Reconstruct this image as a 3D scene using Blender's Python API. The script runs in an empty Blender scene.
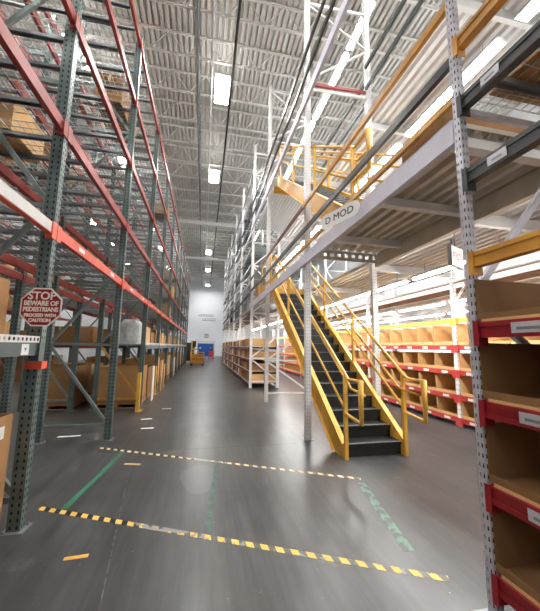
import bpy, math, random
from mathutils import Vector, Matrix
random.seed(7)
S = bpy.context.scene
COL = S.collection
ORD = ['zeroth','first','second','third','fourth','fifth','sixth','seventh','eighth','ninth','tenth','eleventh','twelfth','thirteenth','fourteenth','fifteenth','sixteenth','seventeenth','eighteenth','nineteenth','twentieth']

# ------------------------------------------------------------------ materials
def lin(h):
    h = h.lstrip('#'); o = []
    for i in (0, 2, 4):
        c = int(h[i:i+2], 16)/255
        o.append(c/12.92 if c <= .04045 else ((c+.055)/1.055)**2.4)
    return (*o, 1)
def mat(name, c, rough=.5, metal=0., var=.15, scale=6., bump=0., c2=None, detail=5, bscale=None):
    m = bpy.data.materials.new(name); m.use_nodes = True
    nt = m.node_tree; N = nt.nodes; L = nt.links
    b = N['Principled BSDF']; b.inputs['Roughness'].default_value = rough; b.inputs['Metallic'].default_value = metal
    tc = N.new('ShaderNodeTexCoord'); no = N.new('ShaderNodeTexNoise')
    no.inputs['Scale'].default_value = scale; no.inputs['Detail'].default_value = detail
    L.new(tc.outputs['Object'], no.inputs['Vector'])
    r = N.new('ShaderNodeValToRGB'); a = lin(c)
    lo = tuple(x*(1-var) for x in a[:3])+(1,) if c2 is None else lin(c2)
    r.color_ramp.elements[0].position = .3; r.color_ramp.elements[1].position = .7
    r.color_ramp.elements[0].color = lo; r.color_ramp.elements[1].color = a if c2 else tuple(min(1, x*(1+var)) for x in a[:3])+(1,)
    L.new(no.outputs['Fac'], r.inputs['Fac']); L.new(r.outputs['Color'], b.inputs['Base Color'])
    if bump:
        n2 = N.new('ShaderNodeTexNoise'); n2.inputs['Scale'].default_value = bscale or scale*4
        L.new(tc.outputs['Object'], n2.inputs['Vector'])
        bp = N.new('ShaderNodeBump'); bp.inputs['Strength'].default_value = bump; bp.inputs['Distance'].default_value = .01
        L.new(n2.outputs['Fac'], bp.inputs['Height']); L.new(bp.outputs['Normal'], b.inputs['Normal'])
    return m
def emit(name, c, s):
    m = bpy.data.materials.new(name); m.use_nodes = True
    nt = m.node_tree; b = nt.nodes['Principled BSDF']
    b.inputs['Base Color'].default_value = (0.8, 0.8, 0.8, 1)
    b.inputs['Emission Color'].default_value = lin(c); b.inputs['Emission Strength'].default_value = s
    return m
M = dict(
 green=mat('green_paint', '#5f6d6b', .34, .3, .28, 5),
 gbrace=mat('green_grey_brace', '#7d8b88', .38, .4, .2, 5),
 red=mat('red_paint', '#9a3a31', .45, 0, .22, 4),
 orange=mat('orange_red_paint', '#e2553a', .42, 0, .12, 4),
 crimson=mat('crimson_paint', '#8c1c22', .38, 0, .2, 5),
 redbin=mat('bin_rack_red', '#b53c3a', .4, 0, .15, 5),
 maroon=mat('maroon_paint', '#6d2b2c', .4, 0, .2, 5),
 yellow=mat('yellow_paint', '#d3a23e', .5, 0, .14, 5),
 ochre=mat('ochre_paint', '#c08a34', .42, 0, .18, 5),
 galv=mat('galvanised_steel', '#c2c2ca', .4, .35, .1, 9),
 white=mat('white_paint', '#dcdcdc', .45, 0, .05, 5),
 lilac=mat('pale_grey_paint', '#c3c3d0', .45, 0, .06, 5),
 grey=mat('grey_steel', '#8b9092', .38, .5, .15, 6),
 wire=mat('zinc_wire', '#b4b6b6', .35, .6, .1, 6),
 dark=mat('charcoal_paint', '#3b3e40', .4, .1, .15, 6),
 dgreen=mat('dark_grey_green_paint', '#55605d', .45, .1, .15, 6),
 black=mat('black_rubber', '#1e1f20', .6, 0, .3, 12),
 tread=mat('dark_tread_plate', '#26282a', .5, .2, .3, 14, .3),
 hole=mat('hole_shade', '#14181a', .8, 0, .1),  # near-black, paints the shade inside the punched posts
 card=mat('cardboard', '#ab8052', .8, 0, .1, 3, .1),
 card2=mat('cardboard_dull', '#8f6942', .85, 0, .12, 3, .1),
 card3=mat('cardboard_pale', '#c9a06b', .8, 0, .08, 3, .1),
 bin=mat('corrugated_bin_board', '#7d5a34', .8, 0, .1, 3, .1),
 wood=mat('pallet_wood', '#a4805a', .8, 0, .2, 8, .2),
 plank=mat('brown_plank', '#7a5a40', .8, 0, .2, 5, .1),
 tape=mat('parcel_tape', '#c8a878', .3, 0, .05),
 paper=mat('label_paper', '#e6e6e2', .7, 0, .04),
 blue=mat('blue_print', '#2f74c8', .6, 0, .05),
 bluebig=mat('blue_panel_paint', '#0f4fa8', .45, 0, .06),
 signred=mat('sign_red', '#8e1520', .35, 0, .06),
 letterw=mat('letter_white', '#ece6e2', .5, 0, .02),
 ink=mat('ink', '#202124', .6, 0, .05),
 exitred=mat('exit_red', '#e8553f', .5, 0, .05),
 film=mat('stretch_film', '#b9bcbc', .25, 0, .2, 14, .5),
 deckd=mat('deck_steel', '#cdc6ba', .5, .1, .1, 4),
 ceil=mat('roof_deck_paint', '#d2d0ca', .55, .1, .08, 3),
 joist=mat('joist_paint', '#e2e1dc', .5, 0, .08, 3),
 wallw=mat('white_wall_paint', '#eceff4', .7, 0, .03, .7),
 wallg=mat('grey_wall_paint', '#b9bbbd', .7, 0, .05, .7),
 lampcase=mat('lamp_housing', '#d8d8d8', .5, 0, .03),
 lamp=emit('lamp_diffuser', '#fffdf9', 78),
 roof_fill=emit('added_roof_glow', '#fffdf9', 5),  # added upward glow that brightens the roof
 tube=emit('strip_tube', '#fffefb', 46),
 redtruck=mat('red_truck_paint', '#a52a2a', .4, 0, .1),
)
# floor: polished concrete with patches
def floor_mat():
    m = bpy.data.materials.new('polished_concrete'); m.use_nodes = True
    nt = m.node_tree; N = nt.nodes; L = nt.links; b = N['Principled BSDF']; b.inputs['Specular IOR Level'].default_value = .4
    tc = N.new('ShaderNodeTexCoord')
    def noise(s, d, r=.55):
        n = N.new('ShaderNodeTexNoise'); n.inputs['Scale'].default_value = s; n.inputs['Detail'].default_value = d
        n.inputs['Roughness'].default_value = r; L.new(tc.outputs['Object'], n.inputs['Vector']); return n
    a = noise(.55, 6); c = noise(2.6, 9, .68); f = noise(120, 2)
    r = N.new('ShaderNodeValToRGB'); r.color_ramp.elements[0].position = .35; r.color_ramp.elements[1].position = .68
    r.color_ramp.elements[0].color = lin('#3a3c3e'); r.color_ramp.elements[1].color = lin('#545556')
    L.new(a.outputs['Fac'], r.inputs['Fac'])
    mx = N.new('ShaderNodeMix'); mx.data_type = 'RGBA'; mx.blend_type = 'MULTIPLY'; mx.inputs['Factor'].default_value = .4
    r2 = N.new('ShaderNodeValToRGB'); r2.color_ramp.elements[0].position = .2; r2.color_ramp.elements[1].position = .85
    r2.color_ramp.elements[0].color = (.74, .74, .74, 1); r2.color_ramp.elements[1].color = (1, 1, 1, 1)
    L.new(c.outputs['Fac'], r2.inputs['Fac']); L.new(r.outputs['Color'], mx.inputs['A']); L.new(r2.outputs['Color'], mx.inputs['B'])
    # specks of dirt
    vo = N.new('ShaderNodeTexVoronoi'); vo.inputs['Scale'].default_value = 5.; L.new(tc.outputs['Object'], vo.inputs['Vector'])
    sp = N.new('ShaderNodeMath'); sp.operation = 'LESS_THAN'; sp.inputs[1].default_value = .022; L.new(vo.outputs['Distance'], sp.inputs[0])
    m2 = N.new('ShaderNodeMix'); m2.data_type = 'RGBA'; L.new(sp.outputs[0], m2.inputs['Factor'])
    L.new(mx.outputs['Result'], m2.inputs['A']); m2.inputs['B'].default_value = lin('#a5a6a6')
    st = noise(.32, 7, .6); r3 = N.new('ShaderNodeValToRGB'); r3.color_ramp.elements[0].position = .48; r3.color_ramp.elements[1].position = .66
    r3.color_ramp.elements[0].color = (0, 0, 0, 1); r3.color_ramp.elements[1].color = (.75, .75, .75, 1); L.new(st.outputs['Fac'], r3.inputs['Fac'])
    m3 = N.new('ShaderNodeMix'); m3.data_type = 'RGBA'; L.new(r3.outputs['Color'], m3.inputs['Factor']); L.new(m2.outputs['Result'], m3.inputs['A']); m3.inputs['B'].default_value = lin('#57534c')
    mp = N.new('ShaderNodeMapping'); mp.inputs['Scale'].default_value = (7, .45, 1); mp.inputs['Rotation'].default_value = (0, 0, .12); L.new(tc.outputs['Object'], mp.inputs['Vector'])
    sn = N.new('ShaderNodeTexNoise'); sn.inputs['Scale'].default_value = 1.6; sn.inputs['Detail'].default_value = 7; sn.inputs['Roughness'].default_value = .7; L.new(mp.outputs['Vector'], sn.inputs['Vector'])
    r4 = N.new('ShaderNodeValToRGB'); r4.color_ramp.elements[0].position = .3; r4.color_ramp.elements[1].position = .7
    r4.color_ramp.elements[0].color = (.62, .62, .62, 1); r4.color_ramp.elements[1].color = (1.25, 1.25, 1.25, 1); L.new(sn.outputs['Fac'], r4.inputs['Fac'])
    m4 = N.new('ShaderNodeMix'); m4.data_type = 'RGBA'; m4.blend_type = 'MULTIPLY'; m4.inputs['Factor'].default_value = 1; L.new(m3.outputs['Result'], m4.inputs['A']); L.new(r4.outputs['Color'], m4.inputs['B'])
    # pale scuffs and dark rubber marks
    def overlay(prev, nz, lo, hi, col, amt):
        rr = N.new('ShaderNodeValToRGB'); rr.color_ramp.elements[0].position = lo; rr.color_ramp.elements[1].position = hi
        rr.color_ramp.elements[0].color = (0, 0, 0, 1); rr.color_ramp.elements[1].color = (amt, amt, amt, 1); L.new(nz.outputs['Fac'], rr.inputs['Fac'])
        mm = N.new('ShaderNodeMix'); mm.data_type = 'RGBA'; L.new(rr.outputs['Color'], mm.inputs['Factor']); L.new(prev, mm.inputs['A']); mm.inputs['B'].default_value = lin(col); return mm.outputs['Result']
    q = overlay(m4.outputs['Result'], noise(1.3, 12, .72), .6, .7, '#77787a', .5)
    q = overlay(q, noise(.8, 10, .66), .58, .68, '#2e2f30', .45)
    q = overlay(q, noise(24, 4, .6), .68, .74, '#8a8b8c', .5)
    L.new(q, b.inputs['Base Color'])
    mr = N.new('ShaderNodeMapRange'); mr.inputs['To Min'].default_value = .25; mr.inputs['To Max'].default_value = .36
    L.new(c.outputs['Fac'], mr.inputs['Value']); L.new(mr.outputs['Result'], b.inputs['Roughness'])
    bp = N.new('ShaderNodeBump'); bp.inputs['Strength'].default_value = .03; bp.inputs['Distance'].default_value = .01
    L.new(a.outputs['Fac'], bp.inputs['Height']); L.new(bp.outputs['Normal'], b.inputs['Normal'])
    return m
def stripe_mat(worn_from, cy='#e9bc55', cb='#1c1b18'):
    """yellow / black diagonal hazard stripes along local X; worn paint in patches further along the strip"""
    m = bpy.data.materials.new('hazard_stripes'); m.use_nodes = True
    nt = m.node_tree; N = nt.nodes; L = nt.links; b = N['Principled BSDF']; b.inputs['Roughness'].default_value = .5
    tc = N.new('ShaderNodeTexCoord'); sx = N.new('ShaderNodeSeparateXYZ'); L.new(tc.outputs['Object'], sx.inputs[0])
    def ma(op, a, v=None):
        n = N.new('ShaderNodeMath'); n.operation = op
        if hasattr(a, 'links'): L.new(a, n.inputs[0])
        else: n.inputs[0].default_value = a
        if v is not None:
            if hasattr(v, 'links'): L.new(v, n.inputs[1])
            else: n.inputs[1].default_value = v
        return n.outputs[0]
    u = ma('ADD', sx.outputs['X'], ma('MULTIPLY', sx.outputs['Y'], .55))
    s = ma('LESS_THAN', ma('FRACT', ma('DIVIDE', u, .125)), .52)
    mx = N.new('ShaderNodeMix'); mx.data_type = 'RGBA'; L.new(s, mx.inputs['Factor'])
    mx.inputs['A'].default_value = lin(cb); mx.inputs['B'].default_value = lin(cy)
    no = N.new('ShaderNodeTexNoise'); no.inputs['Scale'].default_value = 14; no.inputs['Detail'].default_value = 6
    L.new(tc.outputs['Object'], no.inputs['Vector'])
    bump = ma('MAXIMUM', ma('SUBTRACT', 1.0, ma('DIVIDE', ma('ABSOLUTE', ma('SUBTRACT', sx.outputs['X'], worn_from)), .55)), 0.0)
    past = ma('MINIMUM', ma('MAXIMUM', ma('DIVIDE', ma('SUBTRACT', sx.outputs['X'], worn_from-.3), .4), 0.0), 1.0)
    thr = ma('ADD', ma('ADD', .3, ma('MULTIPLY', past, .1)), ma('MULTIPLY', bump, .22))
    fade = N.new('ShaderNodeMix'); fade.data_type = 'RGBA'; L.new(past, fade.inputs['Factor']); fade.inputs['A'].default_value = lin(cb); fade.inputs['B'].default_value = lin('#605f5a')
    L.new(fade.outputs['Result'], mx.inputs['A'])
    k = ma('LESS_THAN', no.outputs['Fac'], thr)
    m2 = N.new('ShaderNodeMix'); m2.data_type = 'RGBA'; L.new(k, m2.inputs['Factor']); L.new(mx.outputs['Result'], m2.inputs['A'])
    m2.inputs['B'].default_value = lin('#8e8c86'); L.new(m2.outputs['Result'], b.inputs['Base Color'])
    return m
def worn_mat(name, c, amt, under='#77797b'):
    m = mat(name, c, .55, 0, .2, 11, c2=under, detail=9)
    r = [n for n in m.node_tree.nodes if n.type == 'VALTORGB'][0]
    r.color_ramp.elements[0].position = amt; r.color_ramp.elements[1].position = amt+.06
    return m

# ------------------------------------------------------------------ mesh builder
class MB:
    def __init__(s): s.v = []; s.f = []; s.mi = []; s.ms = []; s.sm = []
    def _m(s, m):
        if m not in s.ms: s.ms.append(m)
        return s.ms.index(m)
    def add(s, vs, fs, m, smooth=False):
        o = len(s.v); s.v += [tuple(x) for x in vs]; k = s._m(m)
        for f in fs: s.f.append([o+i for i in f]); s.mi.append(k); s.sm.append(smooth)
        return s
    def box(s, x0, x1, y0, y1, z0, z1, m):
        return s.add([(x0,y0,z0),(x1,y0,z0),(x1,y1,z0),(x0,y1,z0),(x0,y0,z1),(x1,y0,z1),(x1,y1,z1),(x0,y1,z1)],
            [(0,3,2,1),(4,5,6,7),(0,1,5,4),(1,2,6,5),(2,3,7,6),(3,0,4,7)], m)
    def bar(s, p, q, w, h, m, up=(0,0,1)):
        p = Vector(p); q = Vector(q); d = (q-p).normalized(); u = Vector(up)
        if abs(d.dot(u)) > .99: u = Vector((0,1,0))
        r = d.cross(u).normalized(); u = r.cross(d).normalized(); r = r*w/2; u = u*h/2
        return s.add([p-r-u,p+r-u,p+r+u,p-r+u,q-r-u,q+r-u,q+r+u,q-r+u],
            [(0,1,2,3),(7,6,5,4),(0,4,5,1),(1,5,6,2),(2,6,7,3),(3,7,4,0)], m)
    def tube(s, pts, r, m, n=8):
        pts = [Vector(p) for p in pts]; rings = []
        for i, p in enumerate(pts):
            a = (pts[min(i+1, len(pts)-1)]-pts[max(i-1, 0)]).normalized()
            if 0 < i < len(pts)-1:
                d1 = (p-pts[i-1]).normalized(); c = max(.4, d1.dot(a))
            else: c = 1
            u = Vector((1,0,0)) if abs(a.x) < .9 else Vector((0,0,1))
            x = a.cross(u).normalized(); y = a.cross(x).normalized()
            rings.append([p+(x*math.cos(2*math.pi*k/n)+y*math.sin(2*math.pi*k/n))*r/(c if 0 < i < len(pts)-1 else 1) for k in range(n)])
        vs = [v for rg in rings for v in rg]; fs = []
        for i in range(len(rings)-1):
            for k in range(n):
                fs.append((i*n+k, i*n+(k+1) % n, (i+1)*n+(k+1) % n, (i+1)*n+k))
        fs.append(tuple(range(n))[::-1]); fs.append(tuple((len(rings)-1)*n+k for k in range(n)))
        return s.add(vs, fs, m, True)
    def prism(s, pts, ax, a0, a1, m):
        """2-D outline swept along axis ax (0 x: pts are y,z; 1 y: pts are x,z; 2 z: pts are x,y)"""
        def P(p, a): return (a, p[0], p[1]) if ax == 0 else (p[0], a, p[1]) if ax == 1 else (p[0], p[1], a)
        n = len(pts)
        return s.add([P(p, a0) for p in pts]+[P(p, a1) for p in pts],
            [tuple(range(n)), tuple(range(2*n-1, n-1, -1))]+[(i, n+i, n+(i+1) % n, (i+1) % n) for i in range(n)], m)
    def mesh(s, name):
        me = bpy.data.meshes.new(name); me.from_pydata(s.v, [], s.f)
        for m in s.ms: me.materials.append(m)
        me.polygons.foreach_set('material_index', s.mi); me.polygons.foreach_set('use_smooth', s.sm)
        me.update(); return me
def link(name, data, parent=None, loc=(0,0,0), label=None):
    o = bpy.data.objects.new(name, data); COL.objects.link(o); o.location = loc
    if parent is not None: o.parent = parent
    if label: o['label'] = label
    return o
def part(name, mb, parent, loc=(0,0,0), label=None):
    return link(name, mb.mesh(name) if isinstance(mb, MB) else mb, parent, loc, label)
def tag(o, label, cat, group=None, kind='thing'):
    o['label'] = label; o['category'] = cat; o['kind'] = kind
    if group: o['group'] = group
    nw = len(label.split())
    if not 4 <= nw <= 16: print('LABEL LENGTH', nw, label)
    return o
def thing(name, label, cat, loc=(0,0,0), group=None, mb=None):
    o = link(name, mb.mesh(name) if isinstance(mb, MB) else mb, None, loc)
    return tag(o, label, cat, group)
def struct(name, mb, loc=(0,0,0)):
    o = link(name, mb.mesh(name), None, loc); o['kind'] = 'structure'; return o
def dup(root, loc, label, group=None):
    r = root.copy(); COL.objects.link(r); r.location = loc; r['label'] = label
    if group: r['group'] = group
    nw = len(label.split())
    if not 4 <= nw <= 16: print('LABEL LENGTH', nw, label)
    for ch in root.children:
        c = ch.copy(); COL.objects.link(c); c.parent = r
        for g in ch.children:
            d = g.copy(); COL.objects.link(d); d.parent = c
    return r
PROTO = {}
def place(key, make, loc, label, group):
    """first call builds the thing with make(label, loc); later calls copy it with its parts"""
    if key not in PROTO:
        o = make(); o.location = loc; o['label'] = label; o['group'] = group; PROTO[key] = o
        nw = len(label.split())
        if not 4 <= nw <= 16: print('LABEL LENGTH', nw, label)
        return o
    return dup(PROTO[key], loc, label, group)

# ------------------------------------------------------------------ rack kit
def post_mb(h, sx, m, w=.085, d=.085, holes=True, pitch=.1, hs=1.):
    """channel post, base at z 0, front face at local x = 0 looking towards sx; real punched holes in front and side faces"""
    b = MB(); t = .006
    x0, x1 = (-d, 0) if sx > 0 else (0, d)
    fx = x1 if sx > 0 else x0
    if not holes:
        return b.box(x0, x1, -w/2, w/2, 0, h, m)
    n = int(h/pitch)
    def face(orig, ua, wid, cols, normal):
        big = w > .07
        # strip of cells with square-ish punched slots; ua is the width direction
        O = Vector(orig); U = Vector(ua); Z = Vector((0,0,1))
        for c0, c1, hw in cols:
            cm = (c0+c1)/2
            for k in range(n):
                z0 = k*h/n; z1 = (k+1)*h/n; zm = (z0+z1)/2; hz = .22*pitch*hs; hv = hw*hs
                pts = [O+U*u+Z*z for u, z in ((c0,z0),(c1,z0),(c1,z1),(c0,z1),(cm-hv,zm-hz),(cm+hv,zm-hz),(cm+hv*.6,zm+hz),(cm-hv*.6,zm+hz))]
                b.add(pts, [(0,1,5,4),(1,2,6,5),(2,3,7,6),(3,0,4,7)], m)
    face((fx, -w/2, 0), (0,1,0), w, [(0, w/2, w*.11), (w/2, w, w*.11)], sx)
    for sy in (-1, 1):
        face((x0, sy*w/2, 0), (1,0,0), d, [(0, d/2, d*.09), (d/2, d, d*.09)], sy)
    # dark core painted for the shade inside the hollow channel, seen through the holes
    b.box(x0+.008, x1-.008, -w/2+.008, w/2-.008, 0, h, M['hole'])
    bx = x0 if sx > 0 else x1
    b.box(min(bx, bx-sx*.001), max(bx, bx-sx*.001), -w/2, w/2, 0, h, m)
    b.box(x0, x1, -w/2, w/2, h-.003, h, m)
    return b
def upright(key, h, depth, sx, mpost, mbrace, zs, label, group, loc, holes=True, simple=False, diag0=0, pitch=.1, skipdiag=(), brace_mats=None, w=.085, d=.085):
    """rack upright: front post face at x=0, rear post ends at x=-sx*depth; braces at heights zs"""
    def make():
        xr = -sx*(depth-d)
        if simple:
            b = MB()
            b.v += []
            x0, x1 = (-d, 0) if sx > 0 else (0, d)
            b.box(x0, x1, -w/2, w/2, 0, h, mpost); b.box(x0+xr, x1+xr, -w/2, w/2, 0, h, mpost)
            a, c = -sx*d, xr
            for i, z in enumerate(zs):
                b.bar((a, 0, z), (c, 0, z), .035, .04, mbrace)
                if i+1 < len(zs) and i not in skipdiag:
                    z2 = zs[i+1]; p, q = ((a, 0, z+.06), (c, 0, z2-.06)) if (i+diag0) % 2 == 0 else ((c, 0, z+.06), (a, 0, z2-.06))
                    b.bar(p, q, .035, .04, mbrace)
            return thing('rack_upright', 'tall steel rack upright', 'rack upright', mb=b)
        r = thing('rack_upright', 'tall steel rack upright', 'rack upright')
        pm = ('post', h, sx, mpost.name, holes, pitch, w, d)
        if pm not in PROTO: PROTO[pm] = post_mb(h, sx, mpost, w, d, holes=holes, pitch=pitch, hs=.6 if mpost is M['white'] else 1.).mesh('post')
        if 'foot' not in PROTO:
            PROTO['foot'] = MB().box(-.09, .09, -.085, .085, .0, .008, M['grey']).box(-.075, -.055, -.07, -.05, .008, .025, M['grey']).box(.055, .075, .05, .07, .008, .025, M['grey']).mesh('foot_plate')
        for x in (0, xr):
            p = part('post', PROTO[pm], r, (x, 0, 0.009))
            part('foot_plate', PROTO['foot'], p, (-sx*d/2, 0, -.009))
        a, c = -sx*(d+.002), xr+sx*.002
        for i, z in enumerate(zs):
            mb_ = (brace_mats or {}).get(i, mbrace)
            part('brace', MB().bar((a, 0, z), (c, 0, z), .035, .045, mb_), r)
            if i+1 < len(zs) and i not in skipdiag:
                z2 = zs[i+1]; p, q = ((a, 0, z+.05), (c, 0, z2-.05)) if (i+diag0) % 2 == 0 else ((c, 0, z+.05), (a, 0, z2-.05))
                part('brace', MB().bar(p, q, .035, .045, mb_), r)
        return r
    return place(key, make, loc, label, group)
def beam(length, h, d, m, sx, loc, label, group, detail=1, mc=None, labels=0, style='box', name='rack_beam'):
    """rack beam along +Y from loc, vertical centre at loc z; sx is the face that looks at the aisle"""
    key = ('beam', round(length, 3), h, d, m.name, sx, detail, mc and mc.name, labels, style, name)
    def make():
        b = MB()
        if style == 'step':      # box with a ledge on the back, as seen on the near rack
            b.box(-d/2, d/2, 0, length, -h/2, h/2-.035, m)
            b.box(*((0, d/2) if sx > 0 else (-d/2, 0)), 0, length, h/2-.035, h/2, m)
            b.box(*((d/2, d/2+.006) if sx > 0 else (-d/2-.006, -d/2)), 0, length, -h/2, -h/2+.03, m)
            b.box(*((d/2, d/2+.006) if sx > 0 else (-d/2-.006, -d/2)), 0, length, h/2-.03, h/2, m)
        else:
            b.box(-d/2, d/2, 0, length, -h/2, h/2, m)
        if not detail:
            x0, x1 = sorted((sx*d/2+sx*.0085, sx*d/2+sx*.0135)); x2 = sorted((sx*d/2, sx*d/2+sx*.0135))
            for ya, yb, yc in ((-.03, .004, 0), (length-.004, length+.03, length)):
                b.box(x0, x1, ya, yb, -h/2, h/2, mc or m)
            b.box(*x2, 0, .004, -h/2, h/2, m); b.box(*x2, length-.004, length, -h/2, h/2, m)
        r = thing(name, 'steel rack beam', name.replace('_', ' '), mb=b)
        if detail == 1:
            xf = sx*d/2; k = ('con', h, d, sx, (mc or m).name, style)
            if k not in PROTO:
                e = .012
                na, nb = (.02, .02) if style == 'step' else (.04, .05)
                q = MB(); x0, x1 = sorted((xf+sx*.013, xf+sx*.021))
                q.box(x0, x1, -na, nb, -.105, .058, mc or m)          # plate over the post face
                x0, x1 = sorted((-sx*d/2-sx*.01, xf+sx*.021)); q.box(x0, x1, .0035, .0095, -.105, .058, mc or m)
                PROTO[k] = q.mesh('connector')
                q2 = MB(); x0, x1 = sorted((xf+sx*.013, xf+sx*.021)); q2.box(x0, x1, -nb, na, -.105, .058, mc or m)
                x0, x1 = sorted((-sx*d/2-sx*.01, xf+sx*.021)); q2.box(x0, x1, -.0095, -.0035, -.105, .058, mc or m)
                PROTO[k+(1,)] = q2.mesh('connector')
            part('connector', PROTO[k], r, (0, 0, 0)); part('connector', PROTO[k+(1,)], r, (0, length, 0))
            for i in range(labels):
                y = length*(i+.5)/labels
                x0, x1 = sorted((xf+sx*.001, xf+sx*.004)); x0 += sx*.006*(style == 'step'); x1 += sx*.006*(style == 'step')
                part('label_strip', MB().box(x0, x1, y-.09, y+.09, -.025, .025, M['paper']), r, label='white paper label')
        return r
    return place(key, make, loc, label, group)
def wire_deck(w, depth, loc, label, group, detail=1, mwire=None, mch=None):
    """wire mesh shelf deck lying on two beams, with channels under it; local origin at corner, x depth, y width"""
    key = ('deck', w, depth, detail)
    def make():
        b = MB(); mw = mwire or M['wire']
        ny = int(w/.1); nx = int(depth/.075); t = .0032
        for i in range(ny+1):
            y = w*i/ny; b.box(0, depth, y-t, y+t, .004, .010, mw)
        for i in range(nx+1):
            x = depth*i/nx; b.box(x-t, x+t, 0, w, .010, .016, mw)
        if not detail:
            for i in range(3):
                y = w*(i+.5)/3; b.box(.06, depth-.06, y-.03, y+.03, -.036, .003, mch or M['grey'])
        r = thing('wire_deck', 'wire mesh deck', 'wire deck', mb=b)
        if detail:
            for i in range(3):
                y = w*(i+.5)/3; q = MB()
                q.box(.06, depth-.06, y-.03, y+.03, -.002, .003, mch or M['grey']); q.box(.06, depth-.06, y-.03, y-.026, -.036, -.002, mch or M['grey']); q.box(.06, depth-.06, y+.026, y+.03, -.036, -.002, mch or M['grey'])
                part('support_channel', q, r)
        return r
    return place(key, make, loc, label, group)
def carton(sx_, sy_, sz_, loc, label, group, m='card', rz=0, tape=True, flap_gap=.004, paper=None):
    key = ('carton', sx_, sy_, sz_, m, tape, paper)
    def make():
        b = MB(); mm = M[m]; g = flap_gap
        b.box(-sx_/2, sx_/2, -sy_/2, sy_/2, 0, sz_-.006, mm)
        b.box(-sx_/2+.001, -g/2, -sy_/2+.001, sy_/2-.001, sz_-.006, sz_, mm); b.box(g/2, sx_/2-.001, -sy_/2+.001, sy_/2-.001, sz_-.006, sz_, mm)
        r = thing('carton', 'cardboard carton', 'carton', mb=b)
        if tape:
            q = MB(); q.box(-.025, .025, -sy_/2, sy_/2, sz_, sz_+.001, M['tape'])
            q.box(-.025, .025, -sy_/2-.001, -sy_/2, sz_*.75, sz_+.001, M['tape']); q.box(-.025, .025, sy_/2, sy_/2+.001, sz_*.75, sz_+.001, M['tape'])
            part('tape_strip', q, r)
        if paper:
            q = MB().box(sx_/2, sx_/2+.002, *paper, M['paper']); part('shipping_label', q, r, label='white shipping label')
        return r
    o = place(key, make, loc, label, group); o.rotation_euler.z = rz; return o
def open_bin(w, depth, h, loc, label, group, sx=-1, m='bin'):
    """open-front corrugated bin: local y 0..w, opening towards sx; front lip low"""
    key = ('bin', w, depth, h, sx, m)
    def make():
        b = MB(); mm = M[m]; t = .005
        x0, x1 = (0, depth) if sx < 0 else (-depth, 0)
        b.box(x0, x1, 0, w, 0, t, mm)
        xb = (x1-t, x1) if sx < 0 else (x0, x0+t)
        b.box(*xb, t, w-t, t, h, mm)
        b.box(x0, x1, 0, t, t, h, mm); b.box(x0, x1, w-t, w, t, h, mm)
        xl = (x0, x0+t) if sx < 0 else (x1-t, x1)
        b.box(*xl, t, w-t, t, h*.13, mm)
        return thing('storage_bin', 'open cardboard bin', 'storage bin', mb=b)
    return place(key, make, loc, label, group)
def text(body, size, m, parent, loc, rot, name='lettering', ext=.0015, bold=.0, align='CENTER', sx=1):
    c = bpy.data.curves.new(name, 'FONT'); c.body = body; c.size = size; c.extrude = ext; c.offset = bold
    c.align_x = align; c.align_y = 'CENTER'; c.materials.append(m); c.resolution_u = 4
    tmp = bpy.data.objects.new('tmp', c); COL.objects.link(tmp); dg = bpy.context.evaluated_depsgraph_get(); dg.update()
    me = bpy.data.meshes.new_from_object(tmp.evaluated_get(dg)); bpy.data.objects.remove(tmp); bpy.data.curves.remove(c)
    o = bpy.data.objects.new(name, me); COL.objects.link(o); o.parent = parent; o.location = loc; o.rotation_euler = rot; o.scale.x = sx
    return o

# ------------------------------------------------------------------ room shell
XL, XR, YB, YF, ZC = -12., 12.5, -6., 48., 11.75
b = MB(); b.box(XL, XR, YB, YF, -.2, 0, floor_mat()); struct('floor', b)
b = MB(); p = .18; n = int((XR-XL)/p); prof = []
for i in range(n+1):
    x = XL+i*p; prof += [(x, ZC), (x+p*.58, ZC), (x+p*.63, ZC+.12), (x+p*.95, ZC+.12)]
vs = [(x, YB, z) for x, z in prof]+[(x, YF, z) for x, z in prof]; k = len(prof)
b.add(vs, [(i, i+1, k+i+1, k+i) for i in range(k-1)], M['ceil']); b.box(XL, XR, YB, YF, ZC+.13, ZC+.25, M['ceil']); struct('ceiling', b)
struct('wall_far', MB().box(XL, XR, YF, YF+.2, 0, ZC, M['wallw']))
struct('wall_back', MB().box(XL, XR, YB-.2, YB, 0, ZC, M['wallg']))
struct('wall_left', MB().box(XL-.2, XL, YB, YF, 0, ZC, M['wallg']))
struct('wall_right', MB().box(XR, XR+.2, YB, YF, 0, ZC, M['wallw']))
struct('baseboard_far', MB().box(XL, XR, YF-.02, YF, 0, .15, M['wallg']))

# floor joints: saw cuts filled lighter
b = MB(); b.bar((-.945, 5.1, .0005), (-.54, 2.2, .0005), .008, .001, worn_mat('joint_filler', '#6c6e70', .48, '#4a4c4e')); b.box(-1.5, 1.6, 5.21, 5.216, 0, .001, worn_mat('joint_filler_b', '#5f6163', .5, '#48494b'))
o = struct('trim_1', b)

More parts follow.
